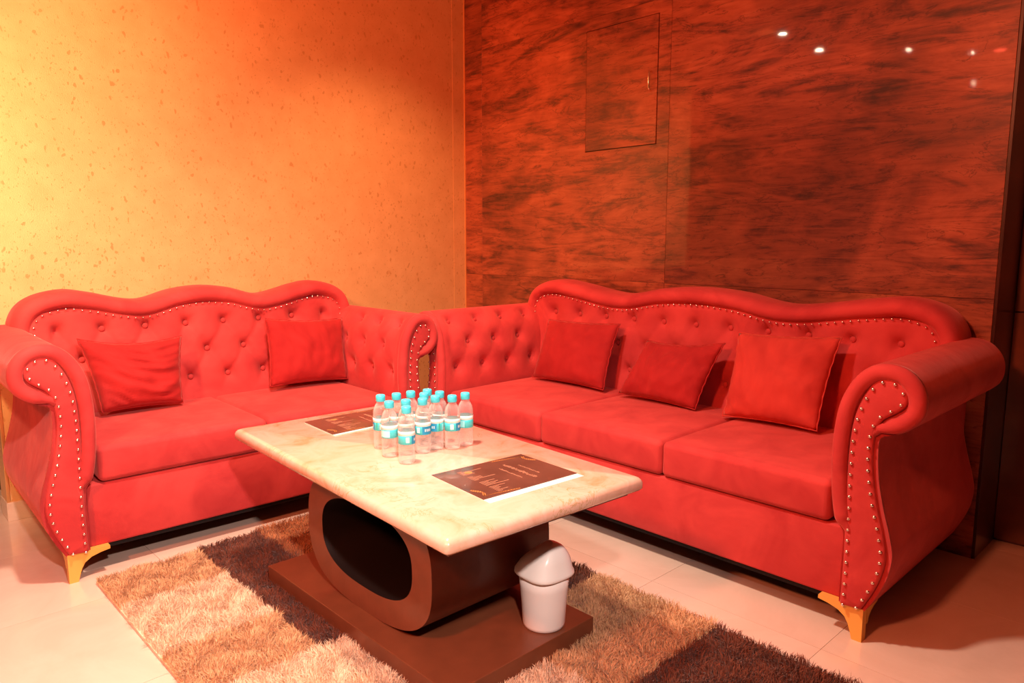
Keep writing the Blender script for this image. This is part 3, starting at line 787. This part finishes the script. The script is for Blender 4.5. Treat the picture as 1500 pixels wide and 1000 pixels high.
# lid: rim skirt and a lopsided dome
V = []; prof_l = [(.064, .146), (.0690, .1455), (.0715, .149), (.0705, .156), (.067, .162)]
for h_, z in prof_l: V += ringv(h_, z, 3.0)
nr = 10; pk2 = Vector((.010, -.026)); top_h = .070
lastring = ringv(.067, .162, 3.0)
for q in range(1, nr+1):
    f = q/nr
    for k in range(seg):
        p = lastring[k]; x = p[0]*(1-f)+pk2.x*f*.9; y = p[1]*(1-f)+pk2.y*f*.9
        hgt = top_h*(1-(1-f)**2.1)**.62
        # ridge: long slope to the far-left side, steep on the near-right side
        d = Vector((-.72, .69)).dot(Vector((p[0], p[1])))/.07
        if d > 0: hgt *= (1-.42*d*(1-f))
        V.append((x, y, .162+hgt))
mesh('swing_lid', V, grid_faces(len(prof_l)+nr, seg, True), M_bincap, bn)
bm = bmesh.new()
for q in range(9):
    t = math.radians(-62); r = rsq(t, 2.35)*.0632+.0004
    z = .082+q*.0068; x, y = r*math.cos(t), r*math.sin(t)
    d = Vector((-math.sin(t), math.cos(t)))*(.0022 if q % 3 else .0034)
    vv = [bm.verts.new((x-d.x, y-d.y, z)), bm.verts.new((x+d.x, y+d.y, z)), bm.verts.new((x+d.x, y+d.y, z+.0045)), bm.verts.new((x-d.x, y-d.y, z+.0045))]
    bm.faces.new(vv)
tag(bm_obj('side_print', bm, M_ink, bn, smooth=False), 'tiny illegible upright print')

# ------------------------------------------------------------------ shaggy patchwork rug
rug = empty('shaggy_rug', (-1.9, -2.1, .0)); tag(rug, 'shaggy patchwork rug in cream, tan and brown under the coffee table', 'rug')
PLX = (-2.12, -1.585, -2.43, -1.437)
cols = {'cream': ((.70, .50, .34), (.86, .66, .48)), 'tan': ((.52, .29, .14), (.72, .44, .24)), 'brown': ((.105, .026, .012), (.19, .052, .026)),
        'rust': ((.34, .12, .045), (.46, .18, .07))}
pm = {}
for k, (a, b) in cols.items():
    m, nt, bs = new_mat(k+'_shag'); L = nt.links.new
    at = nt.nodes.new('ShaderNodeTexCoord'); no = N(nt, 'ShaderNodeTexNoise', Scale=55.0, Detail=2.0); L(at.outputs['Object'], no.inputs['Vector'])
    r = ramp(nt, [(.35, a), (.65, b)]); L(no.outputs['Fac'], r.inputs[0]); L(r.outputs[0], bs.inputs['Base Color'])
    bs.inputs['Roughness'].default_value = .7; bs.inputs['Sheen Weight'].default_value = .25; bs.inputs['Specular IOR Level'].default_value = .2
    pm[k] = m
patches = [('tan', -2.56, -2.21, -1.28, -1.005), ('cream', -2.56, -2.21, -1.655, -1.28), ('tan', -2.56, -2.21, -1.93, -1.655),
 ('cream', -2.56, -1.785, -2.62, -1.93), ('brown', -2.21, -1.965, -1.93, -.985), ('rust', -1.965, -1.26, -1.31, -.955),
 ('brown', -1.785, -1.25, -2.19, -1.31), ('tan', -1.785, -1.25, -2.665, -2.19), ('brown', -1.74, -1.26, -3.12, -2.665), ('tan', -2.56, -1.74, -3.12, -2.665)]
def blades(x0, x1, y0, y1, dens, ln, cx, cy):
    A = (x1-x0)*(y1-y0); n = int(A*dens)
    px = rng.uniform(x0, x1, n); py = rng.uniform(y0, y1, n)
    inside = (px > PLX[0]-.004) & (px < PLX[1]+.004) & (py > PLX[2]-.004) & (py < PLX[3]+.004)
    px, py = px[~inside], py[~inside]; n = len(px)
    # clumped lean field
    fx = np.sin(px*38+np.sin(py*31)*1.7)+np.sin(px*83-py*47)*.6; fy = np.cos(py*41+np.sin(px*29)*1.9)+np.sin(py*77+px*53)*.6
    lx = (fx*.45+rng.normal(0, .45, n))*ln*.62; ly = (fy*.45+rng.normal(0, .45, n))*ln*.62
    l = ln*rng.uniform(.7, 1.15, n)*(1+.15*fx*.4)
    # blades near the plinth stay outside it
    tx, ty = px+lx, py+ly
    hit = (tx > PLX[0]) & (tx < PLX[1]) & (ty > PLX[2]) & (ty < PLX[3]); lx[hit] *= -.6; ly[hit] *= -.6
    w_ = .0011; th = rng.uniform(0, PI, n); wx, wy = np.cos(th)*w_, np.sin(th)*w_
    P = np.empty((n, 5, 3)); zb = .010
    P[:, 0] = np.stack([px-wx-cx, py-wy-cy, np.full(n, zb)], 1); P[:, 1] = np.stack([px+wx-cx, py+wy-cy, np.full(n, zb)], 1)
    P[:, 2] = np.stack([px+lx*.35+wx*.9-cx, py+ly*.35+wy*.9-cy, zb+l*.68], 1); P[:, 3] = np.stack([px+lx*.35-wx*.9-cx, py+ly*.35-wy*.9-cy, zb+l*.68], 1)
    P[:, 4] = np.stack([px+lx-cx, py+ly-cy, zb+l*.92], 1)
    i = np.arange(n)*5
    q = np.stack([i, i+1, i+2, i, i+2, i+3, i+3, i+2, i+4], 1).reshape(-1, 3)
    return P.reshape(-1, 3), q
for k, x0, x1, y0, y1 in patches:
    cx, cy = (x0+x1)/2, (y0+y1)/2
    pt = box('rug_patch', x0-cx, x1-cx, y0-cy, y1-cy, .0008, .011, pm[k], rug); pt.location = (cx+1.9, cy+2.1, 0)
    tag(pt, {'cream': 'cream shag patch', 'tan': 'tan shag patch', 'brown': 'dark brown shag patch', 'rust': 'rust brown shag patch'}[k])
    dens = 62000 if k != 'rust' else 45000
    V, Q = blades(x0+.002, x1-.002, y0+.002, y1-.002, dens, .027 if k == 'cream' else .025, cx, cy)
    me = bpy.data.meshes.new('pile'); me.vertices.add(len(V)); me.vertices.foreach_set('co', V.astype(np.float32).ravel())
    me.loops.add(len(Q)*3); me.loops.foreach_set('vertex_index', Q.astype(np.int32).ravel())
    me.polygons.add(len(Q)); me.polygons.foreach_set('loop_start', np.arange(len(Q), dtype=np.int32)*3)
    me.update(calc_edges=True); me.validate()
    o = link('pile', me, pm[k], pt); o['kind'] = 'stuff'
